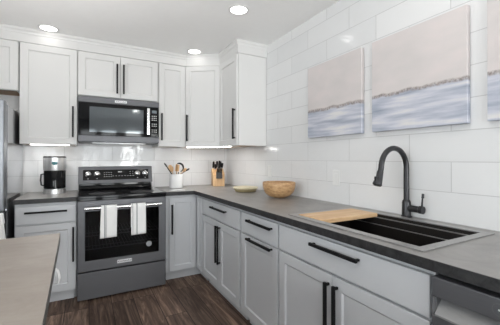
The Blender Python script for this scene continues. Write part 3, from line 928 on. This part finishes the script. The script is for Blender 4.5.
# ------------------------------------------------------------------ refrigerator
t = thing('refrigerator', 'tall dark stainless refrigerator at the left edge beside the base cabinet', 'refrigerator', (-2.66, 0, 0))
MB().box(-3.10, -2.2, -.70, -.03, .03, 1.675).build('body', M['fridge'], t, world=True, bevel=.004)
d1 = MB().box(-2.648, -2.202, -.80, -.706, .85, 1.70).build('door', M['fridgedoor'], t, world=True, bevel=.008)
d2 = MB().box(-3.098, -2.652, -.80, -.706, .85, 1.70).build('door', M['fridgedoor'], t, world=True, bevel=.008)
for d_, hx_ in ((d1, -2.61), (d2, -2.69)):
    mb = MB().tube([(hx_, -.855, .95), (hx_, -.855, 1.60)], .012, 12)
    for zz in (.97, 1.58): mb.tube([(hx_, -.855, zz), (hx_, -.80, zz)], .008, 8)
    mb.build('handle', M['ss'], d_, world=True, smooth=40)
d3 = MB().box(-3.098, -2.202, -.80, -.706, .06, .842).build('freezer_drawer', M['fridge'], t, world=True, bevel=.008)
mb = MB().tube([(-3.04, -.862, .825), (-2.21, -.862, .825)], .012, 12)
for xx in (-3.0, -2.33): mb.tube([(xx, -.862, .825), (xx, -.80, .825)], .008, 8)
mb.build('handle', M['ss'], d3, world=True, smooth=40)
for fx in (-3.05, -2.25):
    for fy_ in (-.62, -.1): MB().tube([(fx, fy_, 0), (fx, fy_, .032)], .02, 12).build('foot', M['blackplastic'], t, world=True)
MB().box(-2.30, -2.215, -.74, -.66, 1.675, 1.70).build('hinge_cover', M['fridge'], t, world=True, bevel=.004)
towel(-2.243, .10, .825, -.862, .012, .26, .06, 'hand_towel', 'white cloth hanging at the refrigerator front, beside the island at the left edge', M['cloth'], flare=.35, taper=.014)

# ------------------------------------------------------------------ dishwasher
t = thing('dishwasher', 'dark stainless dishwasher under the right end of the worktop', 'dishwasher', (-.32, -3.40, 0))
y0, y1 = -3.693, -3.100
MB().box(-.60, -.02, y0, y1, .10, .868).build('body', M['blackplastic'], t, world=True)
MB().box(-.56, -.10, y0 + .02, y1 - .02, .002, .10).build('toe_panel', M['blackplastic'], t, world=True)
mb = MB().box(-.656, -.602, y0, y1 - .003, .796, .860)
pn = mb.build('control_panel', M['bss'], t, world=True, bevel=.003)
d = MB().box(-.656, -.602, y0, y1 - .003, .11, .736).build('door', M['bss'], t, world=True, bevel=.003)
MB().prism([(-.606, .800), (-.664, .744), (-.664, .738), (-.603, .738), (-.603, .800)], y0 + .03, y1 - .018, 'y').build('pocket_handle', M['satin'], d, world=True)
MB().box(-.654, -.604, y1 - .0175, y1 - .004, .7375, .7955).build('pocket_end', M['fridge'], d, world=True)
MB().lathe([(.0165, 0), (.0175, 0), (.0175, .0005), (.0165, .0005)], 28).xf(Matrix.Translation((-.6562, -3.289, .828)) @ Matrix.Rotation(-PI / 2, 4, 'Y')).build('button_ring', M['dimmark'], pn, world=True)
MB().lathe([(0, 0), (.003, 0), (.003, .0008), (0, .0008)], 14).xf(Matrix.Translation((-.6562, -3.289, .828)) @ Matrix.Rotation(-PI / 2, 4, 'Y')).build('button_dot', M['mark'], pn, world=True)

# ------------------------------------------------------------------ island
isl_c = Vector((-1.757, -2.100, 0))
t = thing('kitchen_island', 'kitchen island with a warm-lit stone-look top in the left foreground', 'island', (-1.757, -2.10, 0), math.radians(1.6))
# local: corner of the top at the origin, top runs to -x and -y
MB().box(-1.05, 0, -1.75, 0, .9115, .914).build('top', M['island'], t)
MB().box(-1.05, .0, -1.75, .0, .874, .911).build('dark_edge', M['island_edge'], t, bevel=.002)
MB().box(-.80, -.05, -1.70, -.05, .10, .873).build('body', M['base'], t, bevel=.002)
MB().box(-.76, -.09, -1.66, -.09, .002, .10).build('toe_kick', M['base'], t)
# cloth on the island's side
hk = MB().tube([(-.052, -.115, .799), (-.018, -.115, .799), (-.014, -.115, .803)], .003, 8).build('hook', M['black'], t)
mb = MB()
vs = []; fs = []
for i, (w, z, o) in enumerate([(.004, .797, -.018), (.009, .790, -.012), (.014, .778, -.007), (.020, .764, -.004), (.023, .750, -.003), (.019, .738, -.006)]):
    for k in range(10):
        a = 2 * PI * k / 10
        vs.append((o + .009 * math.cos(a) * (1 if i else .5), -.115 + w * math.sin(a) + .006 * math.cos(3 * a), z))
for i in range(5):
    for k in range(10):
        q = (k + 1) % 10
        fs.append((i * 10 + k, i * 10 + q, (i + 1) * 10 + q, (i + 1) * 10 + k))
fs.append(list(range(10))); fs.append([50 + k for k in range(10)][::-1])
mb.add(vs, fs).xf(wm(t))
tag(mb.build('hand_towel', M['cloth'], smooth=60, loc=wm(t) @ Vector((0, -.115, .738))), 'small white cloth bunched at the right side of the island', 'towel')

# ------------------------------------------------------------------ wall art
for (ya, yb, off, label, ln, gr) in [
        (-1.722, -2.277, 0.0, 'seascape canvas on the tiled wall, the one farthest from the sink end', .214, .017),
        (-2.361, -2.916, 3.1, 'seascape canvas on the tiled wall above the faucet, middle of the three', .222, .014),
        (-2.998, -3.568, 6.7, 'seascape canvas cut off by the right edge of the photo', .217, .014)]:
    yc = (ya + yb) / 2
    mb = MB().box(-.032, -.003, yb, ya, 1.421, 2.000)
    tag(mb.build('canvas_painting', painting_mat('seascape_painting', off + yc, ln, gr), bevel=.002, loc=(0, yc, 1.421)), label, 'painting', 'three seascape canvases')

# ------------------------------------------------------------------ outlets
for yy, zz, label in [(-2.015, 1.105, 'white wall outlet on the tiles between the wooden bowl and faucet'), (-1.084, 1.125, 'white wall outlet on the tiles behind the round cream dish')]:
    o = thing('wall_outlet', label, 'outlet', (0, yy, zz), 0, 'white outlets on the side wall')
    pl = MB().box(-.005, -.001, yy - .036, yy + .036, zz - .058, zz + .058).build('cover_plate', M['outlet'], o, world=True, bevel=.002)
    MB().box(-.0062, -.0035, yy - .017, yy + .017, zz - .034, zz + .034).build('socket_insert', M['outlet'], o, world=True, bevel=.001)

# ------------------------------------------------------------------ ceiling lights
def can(x, y, label, power=CAN_POWER):
    o = thing('recessed_light', label, 'ceiling light', (x, y, CEIL), 0, 'recessed ceiling lights')
    MB().lathe([(.065, -.001), (.082, -.001), (.080, -.005), (.067, -.007), (.065, -.001)], 40, (x, y, CEIL)).build('trim_ring', M['trim'], o, world=True, smooth=40)
    MB().lathe([(0, -.0015), (.066, -.0015), (.066, -.005), (0, -.006)], 40, (x, y, CEIL)).build('diffuser', M['lens'], o, world=True, smooth=40)
    d_ = bpy.data.lights.new('lamp', 'AREA'); d_.shape = 'DISK'; d_.size = .13; d_.energy = power; d_.color = (1.0, .965, .92)
    l_ = bpy.data.objects.new('lamp', d_); COL.objects.link(l_); l_.parent = o; l_.location = (0, 0, -.012)


can(-1.955, -.445, 'lit recessed ceiling light at the left, over the coffee maker')
can(-.615, -.510, 'lit recessed ceiling light nearest the corner wall cabinet')
can(-.598, -1.565, 'lit recessed ceiling light nearest the tiled side wall, at the top of the photo')
for x, y in ((-1.95, -2.5), (-.6, -3.0), (-3.2, -2.5), (-1.95, -4.6), (-.6, -4.8), (-3.2, -4.6)):
    can(x, y, 'recessed ceiling light behind the photographer', CAN_REAR)

# under-cabinet lights
def led(mb, label, loc, ln, rz, power):
    o = mb.build('under_cabinet_light', M['led'], loc=loc, bevel=.001)
    d_ = bpy.data.lights.new('lamp', 'AREA'); d_.shape = 'RECTANGLE'; d_.size = ln; d_.size_y = .03; d_.energy = power; d_.color = (1.0, .98, .95)
    l_ = bpy.data.objects.new('lamp', d_); COL.objects.link(l_); l_.parent = o; l_.location = (0, 0, -.004); l_.rotation_euler = (0, 0, rz)
    return tag(o, label, 'light', 'under-cabinet light strips')


led(MB().box(-2.105, -1.80, -.318, -.285, 1.377, 1.3829), 'glowing light strip under the wall cabinet above the coffee maker', (-1.95, -.3, 1.377), .30, 0, 1.2)
p0 = DM @ Vector((.012, .012, 0)); 
led(MB().box(.01, Ld - .01, .012, .040, 1.377, 1.3829).xf(DM), 'glowing light strip under the diagonal corner wall cabinet', ((D1.x + D2.x) / 2 + .02, (D1.y + D2.y) / 2 + .03, 1.377), .38, ang, 1.5)
led(MB().box(-.322, -.292, -.78, -.572, 1.377, 1.3829), 'short glowing light strip under the wall cabinet on the side wall', (-.307, -.676, 1.377), .2, PI / 2, .5)

# ------------------------------------------------------------------ coffee maker
CX, CY = -1.922, -.215
t = thing('coffee_maker', 'cylindrical steel and black drip coffee maker on the short worktop', 'coffee maker', (CX, CY, .9145))
MB().lathe([(0, 0), (.094, 0), (.094, .044), (.088, .048), (0, .048)], 40, (CX, CY, .9147)).build('base', M['coffeesteel'], t, world=True, smooth=35)
MB().lathe([(0, .048), (.086, .048), (.091, .054), (.091, .216), (.088, .222), (0, .222)], 40, (CX, CY, .9147)).build('carafe', M['carafe'], t, world=True, smooth=35)
MB().tube([(CX - .082, CY - .01, .9147 + .19), (CX - .108, CY - .02, .9147 + .185), (CX - .112, CY - .02, .9147 + .13), (CX - .106, CY - .02, .9147 + .085), (CX - .082, CY - .01, .9147 + .075)], .007, 10).build('carafe_handle', M['blackplastic'], t, world=True, smooth=50)
MB().box(CX - .05, CX + .05, CY + .085, CY + .105, .9147 + .002, .9147 + .34).build('water_column', M['blackplastic'], t, world=True, bevel=.01)
hd = MB().lathe([(0, .222), (.094, .222), (.095, .226), (.095, .345), (0, .345)], 40, (CX, CY, .9147)).build('brew_housing', M['coffeesteel'], t, world=True, smooth=35)
MB().lathe([(0, .345), (.095, .345), (.094, .354), (.088, .358), (0, .358)], 40, (CX, CY, .9147)).build('lid', M['blackplastic'], hd, world=True, smooth=35)
MB().ellipsoid((CX + .005, CY - .0945, .9147 + .292), .024, .003, .017).build('emblem', M['teal'], hd, world=True, smooth=60)

# ------------------------------------------------------------------ utensil crock with its utensils
KX, KY = -.755, -.285
o = MB().lathe([(0, 0), (.066, 0), (.072, .004), (.074, .02), (.074, .160), (.072, .163), (.068, .160), (.068, .012), (0, .010)], 40, (KX, KY, .9147)).build('utensil_crock', M['ceramic'], loc=(KX, KY, .9147), smooth=40)
tag(o, 'white round utensil crock holding spoons on the worktop right of the range', 'crock')


def utensil(name, label, base, tip, head, mat, r=.0055, cat='utensil'):
    base = Vector(base); tip = Vector(tip)
    t_ = thing(name, label, cat, tuple(base), 0, 'cooking utensils in the white crock')
    dirv = (tip - base).normalized()
    MB().tube([base, base.lerp(tip, .55), tip], [r, r * .9, r * .8], 10).build('handle', mat, t_, world=True, smooth=50)
    q = dirv.to_track_quat('Z', 'Y').to_matrix().to_4x4()
    kind, a, b, th, roll = head
    X = Matrix.Translation(tip + dirv * (b * .85)) @ q @ Matrix.Rotation(roll, 4, 'Z')
    hb_ = MB()
    if kind == 'spoon': hb_.ellipsoid((0, 0, 0), a, th, b, 18, 12)
    elif kind == 'turner': hb_.box(-a, a, -th, th, -b, b)
    elif kind == 'ring':
        hb_.tube([(a * math.cos(u), 0, b * math.sin(u)) for u in [(-.62 + 1.24 * k / 18) * PI + PI * 0 for k in range(19)]], th, 8)
    hb_.xf(X).build('head', mat, t_, world=True, smooth=50)
    return t_


zb = .93; zt = 1.078
utensil('serving_spoon', 'black spoon leaning far out to the left of the white crock', (KX + .045, KY, zb), (KX - .100, KY, 1.152), ('spoon', .013, .034, .009, 0), M['blackplastic'], .0075)
utensil('wooden_spoon', 'pale wooden spoon leaning left in the white crock', (KX + .03, KY + .03, zb), (KX - .040, KY + .03, 1.105), ('spoon', .030, .043, .007, PI / 2), M['spoonwood'])
utensil('wooden_spoon', 'brown wooden spoon standing upright in the middle of the white crock', (KX - .005, KY - .048, zb), (KX - .005, KY - .05, 1.115), ('spoon', .026, .042, .007, PI / 2), M['spoondark'])
utensil('wooden_spatula', 'pale wooden spatula standing behind the brown spoon in the white crock', (KX + .0, KY + .05, zb), (KX + .022, KY + .05, 1.11), ('turner', .022, .04, .004, PI / 2), M['spoonwood'])
l_ = thing('ladle', 'black ladle arching over the right side of the white crock', 'utensil', (KX + .01, KY - .031, zb), 0, 'cooking utensils in the white crock')
MB().tube([(KX - .010, KY - .031, zb), (KX + .020, KY - .031, 1.10)], .0055, 10).build('handle', M['blackplastic'], l_, world=True, smooth=50)
arc = [math.radians(115 - 185 * k / 16) for k in range(17)]
MB().tube([(KX + .026 + .048 * math.cos(q), KY - .031, 1.150 + .048 * math.sin(q)) for q in arc], [.006 + .006 * math.sin(PI * min(1, k / 12)) for k in range(17)], 12).build('head', M['blackplastic'], l_, world=True, smooth=50)
utensil('wooden_spoon', 'pale wooden spoon leaning right out of the white crock', (KX - .062, KY + .015, .985), (KX + .085, KY + .015, 1.103), ('spoon', .020, .030, .007, PI / 2), M['spoonwood'])
utensil('spatula', 'black-tipped utensil reaching farthest right from the white crock', (KX - .055, KY - .014, 1.005), (KX + .112, KY - .014, 1.112), ('spoon', .009, .026, .010, 0), M['blackplastic'], .004)

mb = MB().prism([(-.905, -.575), (-.735, -.575), (-.69, -.45), (-.86, -.45)], .9147, .921)
tag(mb.build('spoon_rest', M['ceramic'], bevel=.003, loc=(-.80, -.51, .9147)), 'flat white spoon rest lying at the worktop edge before the utensil crock', 'spoon rest')

# ------------------------------------------------------------------ knife block
BX, BY = -.222, -.235
t = thing('knife_block', 'light wooden knife block in the corner of the worktop', 'knife block', (BX, BY, .9147), math.radians(-12))
mb = MB().prism([(-.075, 0), (.065, 0), (.075, .205), (.030, .215), (-.065, .140)], -.070, .070, 'x')
mb.build('block', M['block'], t, bevel=.004)
MB().prism([(-.100, .095), (-.078, .095), (-.066, .165), (-.086, .180)], -.036, .036, 'x').build('steak_knife_holder', M['blackplastic'], t, bevel=.003)
BM = wm(t)
ks = [(-.052, .040, .075, 'knife with dark handle at the far left of the wooden knife block', 0.0), (-.030, .015, .060, 'short knife left of centre in the wooden knife block', -.1),
      (-.008, .045, .085, 'tall knife with steel-ended handle in the middle of the wooden knife block', .05), (.014, .02, .10, 'tallest knife right of the middle in the wooden knife block', .1),
      (.034, .045, .075, 'dark knife second from the right in the wooden knife block', .12), (.054, .03, .055, 'dark short knife at the far right of the wooden knife block', .2)]
for i, (kx, ky, ln, label, tilt) in enumerate(ks):
    surf = .140 + (ky - .0 + .065) * .79 if ky < .03 else .214
    bpos = BM @ Vector((kx, ky, surf - .004))
    k_ = thing('kitchen_knife', label, 'knife', tuple(bpos), math.radians(-12), 'kitchen knives in the block')
    up = Vector((tilt * .4, -.35, 1)).normalized()
    MB().tube([Vector((0, 0, 0)), up * .018], [.0075, .0085], 10).build('bolster', M['ss'], k_, smooth=50)
    MB().tube([up * .018, up * (.018 + ln * .5), up * (.018 + ln)], [.0115, .0135, .012], 10).build('handle', M['blackplastic'], k_, smooth=50)
    MB().tube([up * (.018 + ln), up * (.022 + ln)], [.012, .010], 10).build('end_cap', M['ss'] if i in (1, 2, 3) else M['blackplastic'], k_, smooth=50)
for i in range(4):
    hx_ = -.026 + i * .0175
    bpos = BM @ Vector((hx_, -.078, .168))
    k_ = MB().tube([(0, 0, 0), (0, -.022, .030), (0, -.035, .052)], [.0075, .0085, .007], 8).build('steak_knife', M['blackplastic'], smooth=50)
    k_.location = bpos; k_.rotation_euler = (0, 0, math.radians(-12))
    tag(k_, 'black steak knife handle in the front holder of the wooden knife block', 'knife', 'steak knives in the front holder')

# ------------------------------------------------------------------ round dish and wooden bowl
t = thing('serving_dish', 'round cream serving dish on the worktop between knife block and bowl', 'dish', (-.215, -.955, .9147))
MB().lathe([(0, 0), (.098, 0), (.108, .006), (.118, .026), (.114, .026), (.104, .010), (0, .008)], 48, (-.215, -.955, .9147)).build('lower_dish', M['dishedge'], t, world=True, smooth=40)
MB().lathe([(0, .012), (.10, .012), (.118, .026), (.128, .034), (.130, .040), (.124, .046), (.095, .050), (.0, .052)], 48, (-.215, -.955, .9147)).build('lid', M['dish'], t, world=True, smooth=40)

bp_ = []
for k in range(11):
    a = k / 10
    bp_.append((.052 + (.138 - .052) * math.sin(a * PI / 2) ** .8, .006 + .120 * (1 - math.cos(a * PI / 2)) ** .85 if k else .006))
outer = [(0, 0), (.048, 0), (.055, .004)] + [(.060 + .082 * math.sin(PI / 2 * k / 10), .008 + .112 * (1 - math.cos(PI / 2 * k / 10))) for k in range(1, 11)] + [(.141, .130), (.138, .134)]
inner = [(.133, .130), (.132, .118)] + [(.048 + .082 * math.sin(PI / 2 * k / 10), .018 + .102 * (1 - math.cos(PI / 2 * k / 10))) for k in range(9, -1, -1)] + [(0, .016)]
o = MB().lathe(outer + inner, 56, (-.192, -1.53, .9147)).build('wooden_bowl', M['bowl'], loc=(-.192, -1.53, .9147), smooth=50)
tag(o, 'mottled brown wooden bowl on the worktop beside the tiled wall', 'bowl')
